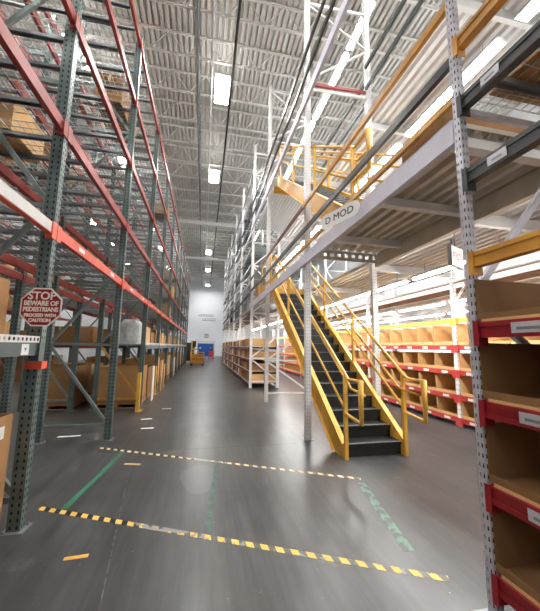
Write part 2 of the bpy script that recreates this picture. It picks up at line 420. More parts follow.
# ------------------------------------------------------------------ roof joists, pipes, lamps
zb, zt = 10.9, 11.7
def joist_mesh():
    b = MB(); X0, X1 = XL+.2, XR-.2; n = 21; dx = (X1-X0)/n
    for i in range(n):
        x = X0+i*dx
        b.bar((x, 0, zt-.03), (x+dx/2, 0, zb+.03), .022, .022, M['joist'], up=(0,1,0)); b.bar((x+dx/2, 0, zb+.03), (x+dx, 0, zt-.03), .022, .022, M['joist'], up=(0,1,0))
    return b
jr = thing('roof_joist', 'x', 'roof joist', mb=joist_mesh())
part('bottom_chord', MB().box(XL+.2, XR-.2, -.036, -.008, zb-.022, zb+.022, M['joist']).box(XL+.2, XR-.2, .008, .036, zb-.022, zb+.022, M['joist']), jr)
part('top_chord', MB().box(XL+.2, XR-.2, -.04, -.008, zt-.04, zt, M['joist']).box(XL+.2, XR-.2, .008, .04, zt-.04, zt, M['joist']), jr)
G = 'open web joists under the roof'
for i in range(28):
    y = 1.75+i*1.49
    lab = f'white open web roof joist, {ORD[i+1]} along the roof towards the far wall' if i < 20 else f'white open web roof joist near the far wall, {ORD[28-i]} from it'
    if i == 0: jr.location = (0, y, 0); jr['label'] = lab; jr['group'] = G
    else: dup(jr, (0, y, 0), lab, G)
for i, y in enumerate((21.9, 31.2, 40.2)):
    thing('ceiling_girder', f'thick white girder crossing below the roof, {ORD[i+1]} towards the far wall', 'roof girder', group='roof girders', mb=MB().box(XL+.1, XR-.1, y-.1, y+.1, 10.28, 10.53, M['white']))
thing('ceiling_pipe', 'grey sprinkler main running lengthwise under the roof above the green rack side', 'pipe', mb=MB().tube([(-.52, YB+.1, 10.79), (-.6, YF-.1, 10.79)], .07, M['grey'], 10))
thing('deck_gap_line', 'thin black tube added for a dark gap line in the roof deck', 'pipe', mb=MB().tube([(.55, YB+.1, 10.82), (.72, YF-.1, 10.82)], .04, M['black'], 8))  # black tube stands in for a dark gap line in the deck
thing('conduit_pipe', 'slim white conduit running lengthwise that the ceiling lights hang along', 'conduit', mb=MB().tube([(-.09, YB+.1, 10.6), (-.09, YF-.1, 10.6)], .03, M['white'], 8))
def lamp():
    r = thing('ceiling_light', 'x', 'ceiling light')
    part('housing', MB().box(-.25, .25, -.62, .62, 10.345, 10.42, M['lampcase']), r)
    part('diffuser', MB().box(-.225, .225, -.59, .59, 10.33, 10.344, M['lamp']), r)
    part('added_fill_sheet', MB().box(-.2, .2, -.55, .55, 10.421, 10.428, M['roof_fill']), r)  # glowing sheet added on the housing top to lift the roof brightness
    for x_, y_ in ((-.15, -.4), (.15, .4)): part('hanger', MB().tube([(x_, y_, 10.42), (x_, y_, 11.7)], .006, M['grey'], 5), r)
    return r
G = 'bright ceiling lights'
for i, (x, y) in enumerate([(.27, 9.69), (.2, 15.3), (.16, 28.7), (.2, 35.7), (.3, 44.9), (.21, 3.4), (.21, -2.6)]):
    lab = ['glowing ceiling light over the aisle, largest one, above the second roof joists', 'glowing ceiling light over the aisle, second from the largest', 'glowing ceiling light over the aisle past the first thick girder',
      'glowing ceiling light over the aisle past the second thick girder', 'glowing ceiling light at the top of the far wall', 'glowing ceiling light over the striped floor tape crossing', 'glowing ceiling light over the aisle behind the stop sign bay'][i]
    place('lamp', lamp, (x, y, 0), lab, G)
for col, x in enumerate((-4.05, -8.3)):
    for i, y in enumerate((-2.6, 3.4, 9.35, 15.0, 23.6, 28.7, 35.7)):
        place('lamp', lamp, (x, y, 0), f'glowing ceiling light in the {"first" if col == 0 else "second"} row above the green racks, {ORD[i+1]} from the front', G)
G = 'roof level strip lights'
def strip(L, drop):
    def mk():
        r = thing('hanging_strip_light', 'x', 'strip light')
        part('housing', MB().prism([(-.11, .0), (.11, .0), (.05, .07), (-.05, .07)], 1, 0, L, M['lampcase']), r)
        part('tube', MB().box(-.075, .075, .03, L-.03, -.03, -.001, M['tube']), r)
        for y_ in (.3, L-.3): part('hanger', MB().tube([(0, y_, .07), (0, y_, drop)], .005, M['grey'], 5), r)
        return r
    return mk
for i in range(17):
    place('stripR', strip(1.36, 1.0), (3.98, .31+i*1.49, 10.65), f'strip light under the roof beyond the upper deck, {ORD[i+1]} in the line', G)

# ------------------------------------------------------------------ green pallet rack (row along the aisle and row behind it)
FY = [.65+2.64*k for k in range(12)]
FX, DP, HL = -1.465, 1.15, 7.86
BX = -3.03
LV = [2.71, 3.79, 5.03, 6.31, 7.62]
LN = ['lowest', 'second', 'third', 'fourth', 'top']
def bayp(k): return 'bay before stop sign' if k == 0 else f'{ORD[k]} bay past stop sign'
def upp(k): return 'one bay before the stop sign' if k == 0 else 'carrying the stop sign' if k == 1 else f'{ORD[k-1]} one beyond the stop sign'
ZB = [.25, 1.6, 2.95, 4.3, 5.65, 7.0]
for k, y in enumerate(FY):
    for row, x in ((0, FX), (1, BX)):
        who = 'of the aisle row' if row == 0 else 'of the back row'
        simple = k > 5 or (row == 1 and k > 3)
        key = ('upL', simple, k == 3 and row == 0)
        bm = {0: M['ochre']} if (k == 3 and row == 0) else None
        lab = f'green perforated rack upright {who}, {upp(k)}' if k != 3 or row else 'green rack upright with yellow lower braces, second one beyond the stop sign'
        upright(key, HL, DP, 1, M['green'], M['gbrace'], ZB, lab, 'green rack uprights', (x, y, 0), simple=simple, brace_mats=bm, diag0=0, pitch=.06, d=.105)
for k in range(11):
    y0 = FY[k]+.0455; L = 2.64-.091
    for li, z in enumerate(LV):
        for row, x in ((0, FX-.03), (0.5, FX-DP+.03), (1, BX-.03), (1.5, BX-DP+.03)):
            if row >= 1 and k > 6: continue
            if row == 1.5 and k > 4: continue
            det = 1 if k < 5 and row == 0 else 0
            face = {0: 'aisle face', .5: 'rear face', 1: 'back row front face', 1.5: 'back row rear face'}[row]
            mm = M['orange'] if li == 0 and row == 0 else M['red']
            cn = 'orange' if li == 0 and row == 0 else 'red'
            beam(L, .115, .05, mm, 1 if row in (0, 1) else -1, (x, y0, z), f'{cn} {LN[li]} rack beam, {face}, {bayp(k)}', f'{cn} rack beams of the green rack', det, labels=2 if li == 0 and row == 0 and k else 0)
        for row, x in ((0, FX-DP+.03), (1, BX-DP+.03)):
            if row and k > 6: continue
            if k > 8 and row == 0 and li < 1: continue
            det = 1 if k < 3 and row == 0 else 0
            for h in (0, 1):
                who = 'aisle row' if row == 0 else 'back row'
                wire_deck(1.24, DP-.06, (x, y0+.02+h*1.27, z+.0585), f'{"front" if h == 0 else "rear"} wire deck on {LN[li]} level, {who}, {bayp(k)}', 'wire decks of the green rack', det)
# long white label panel on the first orange beam
PL = thing('label_panel', 'long white label panel on the orange beam before the stop sign post', 'label panel', (FX-.004, 2.4, 2.71), mb=MB().box(0, .006, 0, .8, -.05, .05, M['paper']))
# low shelf of perforated grey deck: bay 0 and bays from 3 on
def shelf_bay(k, detail):
    y0 = FY[k]+.0455; L = 2.64-.091
    for row, x in ((0, FX-.027), (.5, FX-DP+.027)):
        beam(L, .11, .05, M['dgreen'], 1 if row == 0 else -1, (x, y0, 1.55), f'grey green low shelf beam, {"aisle" if row == 0 else "rear"} face, {bayp(k)}', 'grey green shelf beams', 1 if detail else 0)
def perf_shelf(L):
    def mk():
        b = MB(); b.box(0, DP-.06, 0, L, 0, .005, M['white'])
        x1 = DP-.06; n = int(L/.06)
        for i in range(n):     # perforated front lip: square cells with a hole
            a = L*i/n; c = L*(i+1)/n; m = (a+c)/2; r = .016; z0, z1 = 0, .06; zm = .03
            v = [(x1, a, z0), (x1, c, z0), (x1, c, z1), (x1, a, z1)]+[(x1, m+r*math.cos(t*math.pi/4), zm+r*math.sin(t*math.pi/4)) for t in range(8)]
            b.add(v, [(0, 1, 11, 10, 9), (1, 2, 4+1, 4+0, 11), (2, 3, 7, 6, 5), (3, 0, 9, 8, 7)], M['white'])
        r = thing('shelf_deck', 'x', 'shelf deck', mb=b)
        return r
    return mk
for k in [0]+list(range(3, 11)):
    shelf_bay(k, k < 6)
    place('pshelf', perf_shelf(2.5), (FX-DP+.06, FY[k]+.07, 1.607), f'white perforated steel shelf deck with punched lip, {bayp(k)}', 'perforated shelf decks')
# blue arrow location labels on the first low beam
for i, y in enumerate((2.42, 3.0)):
    o = thing('location_label', ['white location label with blue arrows on the shelf beam edge', 'white location label with blue arrow beside the stop sign post'][i], 'label', (FX-.0015, y, 1.55), 'blue arrow labels', mb=MB().box(0, .003, -.055, .055, -.045, .045, M['paper']))
    for a in ((-.02, .02) if i == 0 else (0,)):
        part('arrow', MB().prism([(a-.018, .012), (a+.018, .012), (a, -.016)], 0, .003, .0045, M['blue']), o, label='blue arrow')
# row B low shelf
for k in [0]+list(range(3, 7)):
    L = 2.64-.091
    for row, x in ((0, BX-.03), (.5, BX-DP+.03)):
        beam(L, .115, .05, M['red'], 1 if row == 0 else -1, (x, FY[k]+.0455, 1.55), f'red low shelf beam of the back row, {"front" if row == 0 else "rear"} face, {bayp(k)}', 'red rack beams of the green rack', 0)
    for h in (0, 1):
        wire_deck(1.24, DP-.06, (BX-DP+.03, FY[k]+.0655+h*1.27, 1.6085), f'{"front" if h == 0 else "rear"} wire deck on low shelf, back row, {bayp(k)}', 'wire decks of the green rack', 0)
# red collar under the shelf on the stop sign post
thing('post_collar', 'bright red steel collar clamped round the stop sign post below the shelf', 'collar', (FX, FY[1], 1.37), mb=MB().box(.022, .03, -.05, .05, 0, .07, M['orange']).box(-.11, .03, -.052, -.0435, 0, .07, M['orange']))

# ---- stop sign
def octagon(r): return [(r*math.cos(math.pi/8+i*math.pi/4), r*math.sin(math.pi/8+i*math.pi/4)) for i in range(8)]
sg = thing('stop_sign', 'red octagonal stop sign with white border and lettering on green post', 'sign', (-1.452, 3.15, 1.93))
sg.rotation_euler.z = math.radians(-6)
part('sign_plate', MB().prism(octagon(.19), 1, 0, .004, M['letterw']), sg)
part('red_face', MB().prism(octagon(.176), 1, -.0015, -.0001, M['signred']), sg)
for s_, sz, z, sx_ in (('STOP', .1, .1, 1.0), ('BEWARE OF', .06, .032, .9), ('PEDESTRIANS', .056, -.024, .88), ('PROCEED WITH', .04, -.077, .93), ('CAUTION', .043, -.122, .96)):
    text(s_, sz, M['letterw'], sg, (0, -.003, z), (math.pi/2, 0, 0), bold=.0022, sx=sx_)
part('bracket', MB().box(-.02, .02, .0045, .02, -.15, .15, M['grey']).box(-.06, .02, .02, .04, -.15, -.11, M['grey']).box(-.06, .02, .02, .04, .11, .15, M['grey']), sg)

# ---- goods in the green rack
zs_ = 1.613
carton(.75, .62, .54, (-2.07, 2.8, zs_), 'brown carton on the white perforated shelf beside the stop sign', 'cartons on the low shelf', 'card')
carton(.7, .55, .5, (-2.06, 2.1, zs_), 'brown carton on the perforated shelf, one place before the stop sign carton', 'cartons on the low shelf', 'card2')
def pallet(dx, dy):
    def mk():
        b = MB(); w = M['wood']
        for i in range(7):
            y = -dy/2+i*(dy-.1)/6; b.box(-dx/2, dx/2, y, y+.1, .10, .12, w)
        for x in (-dx/2, -.04, dx/2-.08): b.box(x, x+.08, -dy/2, dy/2, .02, .10, w)
        for y in (-dy/2, -.05, dy/2-.1): b.box(-dx/2, dx/2, y, y+.1, 0, .02, w)
        return thing('wooden_pallet', 'x', 'pallet', mb=b)
    return mk
def gaylord(dx, dy, h, m, open_top=True):
    def mk():
        b = MB(); t = .012; mm = M[m]
        b.box(-dx/2, dx/2, -dy/2, dy/2, 0, t, mm)
        b.box(-dx/2, dx/2, -dy/2, -dy/2+t, t, h, mm); b.box(-dx/2, dx/2, dy/2-t, dy/2, t, h, mm)
        b.box(-dx/2, -dx/2+t, -dy/2+t, dy/2-t, t, h, mm); b.box(dx/2-t, dx/2, -dy/2+t, dy/2-t, t, h, mm)
        r = thing('bulk_box', 'x', 'bulk box', mb=b)
        f = MB(); f.box(-dx/2-.003, dx/2+.003, -dy/2-.003, -dy/2-.001, .02, .1, M['card2']); f.box(dx/2+.001, dx/2+.003, -dy/2-.003, dy/2, .02, .1, M['card2'])
        part('bottom_band', f, r, label='darker cardboard band')
        return r
    return mk
# tall box by the stop sign post, on the floor
bb = place('gl0', gaylord(.95, 1.05, 1.0, 'card'), (-2.055, 2.645, 0), 'tall cardboard bulk box on the floor before the stop sign post', 'bulk boxes')
part('shipping_label', MB().box(.4765, .478, .29, .42, .82, .92, M['paper']), bb, label='white shipping label')
# gaylords closing the pedestrian passage (bay 3) and beyond, each on a pallet
bi = 0
for k in range(3, 10):
    for h in (0, 1):
        for row in (0, 1):
            if row and k > 5: continue
            x = FX-.62 if row == 0 else BX-.62
            y = FY[k]+.06+.62+h*1.27
            mm = ['card', 'card2', 'card3'][(k*2+h+row) % 3] if not (k == 3 and h == 0) else ('card' if row == 0 else 'card2')
            hh = .92 if (k == 3 and h == 0) else [.9, 1.02, .82][(k+h*2+row) % 3]
            who = 'aisle row' if row == 0 else 'back row'
            pos = 'front' if h == 0 else 'rear'
            place(('plt',), pallet(1.04, 1.1), (x, y, 0), f'wooden pallet under the {pos} bulk box, {who}, {bayp(k)}', 'pallets under bulk boxes')
            place(('gl', mm, hh), gaylord(1.02, 1.08, hh, mm), (x, y, .1205), f'{pos} brown bulk box on a pallet, {who}, {bayp(k)}', 'bulk boxes')
# cartons on the low shelf from the third bay on, one wrapped in grey film
for k in range(3, 11):
    for j in range(3):
        x = FX-.52; y = FY[k]+.45+j*.86; sz = [.46, .52, .4][(k+j) % 3]; m = ['card', 'card3', 'card2'][(k*2+j) % 3]
        if k == 3 and j == 0:
            bw = MB()
            nn = 16; rr = .33
            rings = [(.95, 0), (1, .1), (1.02, .3), (.97, .5), (.8, .62), (.45, .68)]
            vs = []
            for s_, z in rings:
                for i in range(nn):
                    a = 2*math.pi*i/nn; q = s_*(1+.05*math.sin(5*a+z*7)); c = abs(math.cos(a))**.6*math.copysign(1, math.cos(a)); d = abs(math.sin(a))**.6*math.copysign(1, math.sin(a))
                    vs.append((rr*1.1*q*c, rr*q*d, z))
            fs = [(r*nn+i, r*nn+(i+1) % nn, (r+1)*nn+(i+1) % nn, (r+1)*nn+i) for r in range(len(rings)-1) for i in range(nn)]
            fs += [tuple(range(nn))[::-1], tuple((len(rings)-1)*nn+i for i in range(nn))]
            bw.add(vs, fs, M['film'], True)
            thing('wrapped_bundle', 'grey film wrapped bundle on the shelf behind the second green upright', 'bundle', (x, y, zs_), mb=bw)
            continue
        carton(.72, .66, sz, (x, y, zs_), f'{["first","second","third"][j]} carton on the low shelf, {bayp(k)}', 'cartons on the low shelf', m)
for k in [0]+list(range(3, 7)):
    for j in range(2):
        carton(.8, .9, [.5, .42][(k+j) % 2], (BX-.55, FY[k]+.7+j*1.2, 1.626), f'{["first","second"][j]} carton on the low shelf of the back row, {bayp(k)}', 'cartons on the low shelf', ['card2', 'card'][j])
# few cartons up on the wire decks
for i, (x, y, z, sx_, sy_, sz_, m, lab) in enumerate([
    (-3.55, 2.6, 3.79, .8, 1.0, .5, 'card', 'brown carton high on the second level, back row, before the stop sign post'),
    (-2.3, 3.85, 3.79, .4, .65, .4, 'card3', 'small pale carton on the second level wire deck just beyond the stop sign post'),
    (-2.05, 6.35, 6.31, .5, .55, .6, 'card2', 'brown carton on the fourth level wire deck past the second green upright'),
    (-2.05, 7.1, 6.31, .55, .6, .5, 'card2', 'second brown carton on the fourth level, behind the other one'),
    (-1.85, 11.75, 6.31, .7, .8, .45, 'card2', 'lone carton on the fourth level, fourth bay beyond the stop sign'),
    (-1.9, 17.2, 5.03, .7, .9, .5, 'card', 'lone carton on the third level, sixth bay beyond the stop sign'),
    (-3.6, 4.7, 2.71, .8, 1., .4, 'card2', 'flat carton on the lowest wire deck of the back row beyond the stop sign'),
    (-3.6, 9.3, 3.79, .8, 1.1, .6, 'card2', 'carton on the second level of the back row, third bay'),
    (-3.6, 7.2, 5.03, .8, 1.1, .6, 'card', 'carton on the third level of the back row, second bay'),
    (-2.0, 14.6, 2.71, .9, 1.1, .6, 'card', 'carton on the lowest wire deck, fifth bay of the aisle row'),
    (-2.0, 15.8, 3.79, .9, 1.0, .6, 'card3', 'pale carton on the second level, fifth bay of the aisle row'),
    (-2.0, 20.3, 3.79, .9, 1.0, .7, 'card2', 'carton on the second level, seventh bay of the aisle row')]):
    carton(sx_, sy_, sz_, (x, y, z+.0755), lab, 'cartons on the wire decks', m)
# yellow post guards
for i, k in enumerate((3, 4)):
    o = thing('post_guard', f'yellow steel post guard at the {"foot of the second" if i == 0 else "foot of the third"} green upright beyond the stop sign', 'post guard', (FX-.045, FY[k]-.27, 0), 'yellow post guards',
        MB().prism([(-.03, -.075), (.045, -.075), (.045, .075), (-.03, .075), (-.03, .065), (.035, .065), (.035, -.065), (-.03, -.065)], 2, .01, .92, M['yellow']))
    part('base_plate', MB().box(-.03, .11, -.1, .1, 0, .01, M['yellow']), o)
# boards standing along the bulk boxes
for i, (y, m) in enumerate(((9.9, 'paper'), (11.75, 'card3'), (12.6, 'card3'), (16.9, 'paper'))):
    thing('leaning_board', f'upright pale board at the aisle edge of the rack, {ORD[i+1]} past the yellow guard', 'board', (FX+.06, y, 0), 'pale boards along the rack', MB().box(-.02, .005, -.14, .14, 0, [.98, 1.05, .9, 1.0][i], M[m]))

# third row of racking far behind, across a second aisle
CX = -7.3
for k in range(0, 8):
    upright(('upL', True, False), HL, DP, 1, M['green'], M['gbrace'], ZB, f'green rack upright across the second aisle, {ORD[k+1]} along its row', 'green rack uprights', (CX, 1.2+k*2.64, 0), simple=True)
for k in range(7):
    for li, z in enumerate((1.55, 2.9, 4.4, 6.0)):
        beam(2.549, .115, .05, M['red'], 1, (CX-.03, 1.2+k*2.64+.0455, z), f'red beam of the rack across the second aisle, {LN[li]} level, {ORD[k+1]} bay', 'red beams across the second aisle', 0)
        beam(2.549, .115, .05, M['red'], -1, (CX-DP+.03, 1.2+k*2.64+.0455, z), f'rear red beam of the rack across the second aisle, {LN[li]} level, {ORD[k+1]} bay', 'red beams across the second aisle', 0)
        for h in (0, 1):
            wire_deck(1.24, DP-.06, (CX-DP+.03, 1.2+k*2.64+.0655+h*1.27, z+.0585), f'{"front" if h == 0 else "rear"} wire deck across the second aisle, {LN[li]} level, {ORD[k+1]} bay', 'wire decks across the second aisle', 0)
            if (k*3+li*2+h) % 3 and li < 3:
                carton(.9, 1.0, [.55, .7, .8][(k+li+h) % 3], (CX-.58, 1.2+k*2.64+.7+h*1.24, z+.076), f'{"front" if h == 0 else "rear"} carton across the second aisle, {LN[li]} level, {ORD[k+1]} bay', 'cartons across the second aisle', ['card', 'card2', 'card3'][(k+h) % 3], tape=False)
        if li == 0:
            place(('gl', 'card2', 1.02), gaylord(1.02, 1.08, 1.02, 'card2'), (CX-.6, 1.2+k*2.64+1.3, 0), f'brown bulk box on the floor across the second aisle, {ORD[k+1]} bay', 'bulk boxes')

# ------------------------------------------------------------------ white pick module on the stair side
PX, PD, PQ = 1.75, 1.2, 1.815
RY = [-1.87, 1.73, 5.4, 9.1, 12.25, 16.1, 19.7, 23.3, 26.9, 30.5]
RH = 10.3
ZR = [.25, 1.15, 2.05, 2.95, 3.9, 4.9, 5.9, 6.9, 7.9, 8.9, 9.9]
upn = ['out in front of the near bin rack', 'at the end of the near bin rack', 'beside the yellow staircase', 'behind the yellow staircase', 'at the start of the far bin rack']
for k, y in enumerate(RY):
    if k == 2: continue
    lab = f'grey perforated rack upright {upn[k]}' if k < 5 else f'white rack upright of the far bin rack, {ORD[k-3]} along it'
    near = k < 2
    upright(('upR', 0 if near else 3 if k == 3 else 1 if k < 5 else 2), RH, PD if k != 3 else 1.44, -1, M['galv'] if near else M['white'], M['galv'] if near else M['white'], [.25, 1.1, 1.95, 3.35, 4.6, 5.9, 7.2, 8.5, 9.8] if near else ZR if k != 3 else [.25, 1.2, 2.15, 8.3, 9.2, 10.1], lab, 'white rack uprights', (PX if near else PQ, y, 0), holes=True, simple=k > 4, diag0=0 if near else 1, pitch=.06, w=.058 if near else .09, d=.055 if near else .1, skipdiag=(2,) if k == 3 else (3,) if near else ())
# the two separate posts at the stairs
st = thing('rack_upright', 'grey perforated upright beside the yellow staircase, rear post beyond the stairs', 'rack upright', (PQ, 5.4, 0), 'white rack uprights')
for x, y in ((.0, 0.), (1.34, -.05)):
    pm = post_mb(RH, -1, M['white'], w=.1, d=.1, pitch=.06, hs=.6).mesh('post'); p = part('post', pm, st, (x, y, .009)); part('foot_plate', PROTO['foot'], p, (.05, 0, -.009))
for z, m in ((6.86, 'white'), (6.99, 'crimson'), (8.9, 'white')):
    part('brace', MB().bar((.102, 0, z), (1.338, -.05, z), .04, .06, M[m]), st, label='red cross brace' if m == 'crimson' else None)
part('brace', MB().bar((.102, 0, 7.1), (1.338, -.05, 7.95), .035, .035, M['white']), st); part('brace', MB().bar((1.338, -.05, 8.05), (.102, 0, 8.85), .035, .035, M['white']), st)

def seg(k): return (RY[k]+.0525+(.01 if k == 2 else 0), RY[k+1]-RY[k]-.105-(.01 if k in (1, 2) else 0))
BXR = PX+.03
# near bin rack (bay 0)
y0, L = RY[0]+.0455, 3.6-.091
for z, m, n, lb in ((.23, 'crimson', 'lowest red', 4), (.73, 'crimson', 'second red', 4), (1.23, 'crimson', 'third red', 4), (1.73, 'crimson', 'fourth red', 4), (2.2, 'ochre', 'yellow', 0), (2.8, 'dark', 'lower black', 0), (3.37, 'dark', 'upper black', 0), (3.86, 'ochre', 'high yellow', 0)):
    bo = beam(L, .1, .055, M[m], -1, (BXR, y0, z), f'{n} beam on the aisle face of the near bin rack', 'beams of the near bin rack', 1, labels=0, style='step', name='shelf_beam')
    yl = (L-.9, L-.23) if m == 'crimson' else (L-.3, L-.17)
    if n not in ('yellow', 'high yellow') and not any(c_.name.startswith('label_strip') for c_ in bo.children): part('label_strip', MB().box(-.0365, -.034, *yl, -.03, .032, M['galv']).box(-.0372, -.0366, yl[0]+.03, yl[1]-.03, -.012, .004, M['grey']), bo, label='white location label strip')
    if m == 'crimson' or n == 'upper black':
        beam(L, .1, .055, M[m], 1, (PX+PD-.03, y0, z), f'{n} rear beam behind the bins of the near bin rack', 'beams of the near bin rack', 0, style='step', name='shelf_beam')
for li, z in enumerate((.23, .73, 1.23, 1.73)):
    thing('shelf_board', f'tan shelf board on the {["lowest","second","third","fourth"][li]} red beam of the near bin rack', 'shelf board', (PX+.012, y0+.02, z+.051), 'shelf boards of the near bin rack', MB().box(0, PD-.04, 0, L-.04, 0, .018, M['card3']))
    for j in range(2):
        w = .8; open_bin(w, 1.1, .345 if li < 3 else .27, (PX+.015, 1.698-w-j*(w+.02), z+.07), f'open brown bin on the {["lowest","second","third","fourth"][li]} shelf, {"next to" if j == 0 else "one place from"} the near grey upright', 'bins of the near bin rack')
for h in (0, 1, 2):
    wire_deck(1.16, PD-.06, (PX+.03, y0+.02+h*1.17, 3.4205), f'wire deck over the near bin rack, {ORD[3-h]} from the grey upright', 'wire decks over the near bin rack', 1)
    carton(.95, 1.05, .12, (PX+.68, y0+.6+h*1.17, 3.438), f'flat carton on the wire deck over the near bin rack, {ORD[3-h]} from the upright', 'cartons over the near bin rack', ['card2', 'card3', 'card'][h])
thing('cross_tie', 'dark cross tie bar between the beams high over the near bin rack', 'tie bar', (PX+.03, 1.22, 3.914), mb=MB().box(0, PD-.06, 0, .06, 0, .045, M['dark']))

# edge beams and guard rails over the aisle
thing('deck_edge_beam', 'pale grey lower deck edge beam bearing the module sign over the aisle', 'edge beam', mb=MB().box(1.755, 1.806, 1.775, 12.18, 3.12, 3.31, M['lilac']))
thing('deck_edge_beam', 'pale grey upper deck edge beam high over the aisle', 'edge beam', mb=MB().box(1.755, 1.806, 1.775, 12.18, 6.36, 6.54, M['lilac']))
bn = {1: 'between near bin rack and stairs', 2: 'over the staircase', 3: 'between the stairs and far bin rack'}
RX = 1.782
for k in (1, 2, 3):
    y = RY[k]+(.03 if k == 1 else .004); L = RY[k+1]-.004-y
    if k < 3: beam(L, .06, .04, M['ochre'], -1, (RX, y, 3.475), f'ochre toe rail on the lower deck edge, {bn[k]}', 'rails along the module front', 2, name='guard_rail')
    beam(L, .075, .04, M['dark'], -1, (RX, y, 3.8), f'dark middle guard rail on the lower deck, {bn[k]}', 'rails along the module front', 2, name='guard_rail')
    m = {1: 'ochre', 2: 'maroon', 3: 'dark'}[k]
    beam(L, .07, .04, M[m], -1, (RX, y, 4.3), f'{m} top guard rail on the lower deck, {bn[k]}', 'rails along the module front', 2, name='guard_rail')
    for z, n in ((7.0, 'lower'), (7.5, 'upper')):
        beam(L, .08, .04, M['dark'], -1, (RX, y, z), f'{n} dark guard rail on the upper deck edge, {bn[k]}', 'rails along the module front', 2, name='guard_rail')
        if k < 3: beam(3.5 if k == 1 else 2.9, .08, .04, M['dark'], -1, (3.115 if k == 1 else 3.315, y if k == 1 else 5.5, z), f'{n} dark guard rail of the inner upper deck, {bn[k]}', 'rails along the module front', 2, name='guard_rail')

# corrugated decks
def corr(x0, x1, y0, y1, z, pitch=.15, dep=.07, m='deckd', top=.04):
    b = MB(); n = int((x1-x0)/pitch); pr = []; p = (x1-x0)/n
    for i in range(n): pr += [(x0+i*p, z), (x0+i*p+p*.42, z), (x0+i*p+p*.55, z+dep), (x0+i*p+p*.87, z+dep)]
    pr.append((x1, z)); k = len(pr)
    b.add([(x, y0, zz) for x, zz in pr]+[(x, y1, zz) for x, zz in pr], [(i, i+1, k+i+1, k+i) for i in range(k-1)], M[m])
    b.box(x0, x1, y0, y1, z+dep+.002, z+dep+top, M[m]); return b
dk = thing('mezzanine_deck', 'corrugated lower deck over the walkway beside the module sign', 'deck', mb=corr(1.86, 3.1, 1.9, 4.93, 3.315, pitch=.155, dep=.065, top=.045))
for y, m in ((1.9, 'white'), (2.95, 'white'), (4.2, 'white')):
    part('deck_joist', MB().box(1.815, 3.03, y+.01, y+.05, 3.215, 3.312, M[m]).box(1.815, 3.03, y-.015, y+.075, 3.205, 3.215, M[m]), dk)
part('inner_girder', MB().box(3.035, 3.1, 1.8, 5.0, 3.09, 3.312, M['deckd']), dk)
hb = MB(); xs_ = 1.815; zl, zh, z0_, z1_ = 3.14, 3.311, 3.2, 3.262
for i in range(9):      # pierced end angle that lets light through
    xa = 1.86+i*.135; xb = xa+.075
    hb.box(xs_, xa, 4.935, 4.945, zl, zh, M['deckd']); hb.box(xa, xb, 4.935, 4.945, zl, z0_, M['deckd']); hb.box(xa, xb, 4.935, 4.945, z1_, zh, M['deckd']); xs_ = xb
hb.box(xs_, 3.03, 4.935, 4.945, zl, zh, M['deckd'])
part('end_angle', hb, dk)
carton(.9, .6, .34, (2.45, 2.4, 3.427), 'dull carton standing at the open end of the lower corrugated deck', 'cartons on the landing', 'card2')
# outer decks, lower and upper
for z, nm, x0 in ((3.33, 'lower', 3.3), (6.56, 'upper', 3.3)):
    d = thing('mezzanine_deck', f'{nm} white corrugated deck spanning to the red beam bin rack', 'deck', mb=corr(x0, 5.22, 0.2, 29.8, z, m='white'))
    for i in range(12):
        y = .6+i*2.5; part('deck_joist', MB().box(x0, 5.22, y, y+.07, z-.15, z-.002, M['white']), d)
    for i in range(11):
        place('stripD', strip(2.2, .26), (4.25, .8+i*2.5, z-.28), f'strip light under the {nm} white deck, {ORD[i+1]} in its line', f'strip lights under the {nm} deck')
# landings behind the stairs
for z, nm, ya in ((3.315, 'lower', 9.205), (6.45, 'upper', 8.825)):
    d = thing('stair_landing', f'grey {nm} landing deck at the top of the {"lower" if nm == "lower" else "upper"} yellow stairs', 'landing', mb=corr(1.95, 3.14, ya+.03, 12.18, z, m='deckd' if nm == 'lower' else 'wallg', pitch=.15 if nm == 'lower' else .1, dep=.07 if nm == 'lower' else .012, top=.04 if nm == 'lower' else .098))
    part('landing_edge', MB().box(1.95, 3.14, ya, ya+.028, z-.1, z+.11, M['yellow']), d)

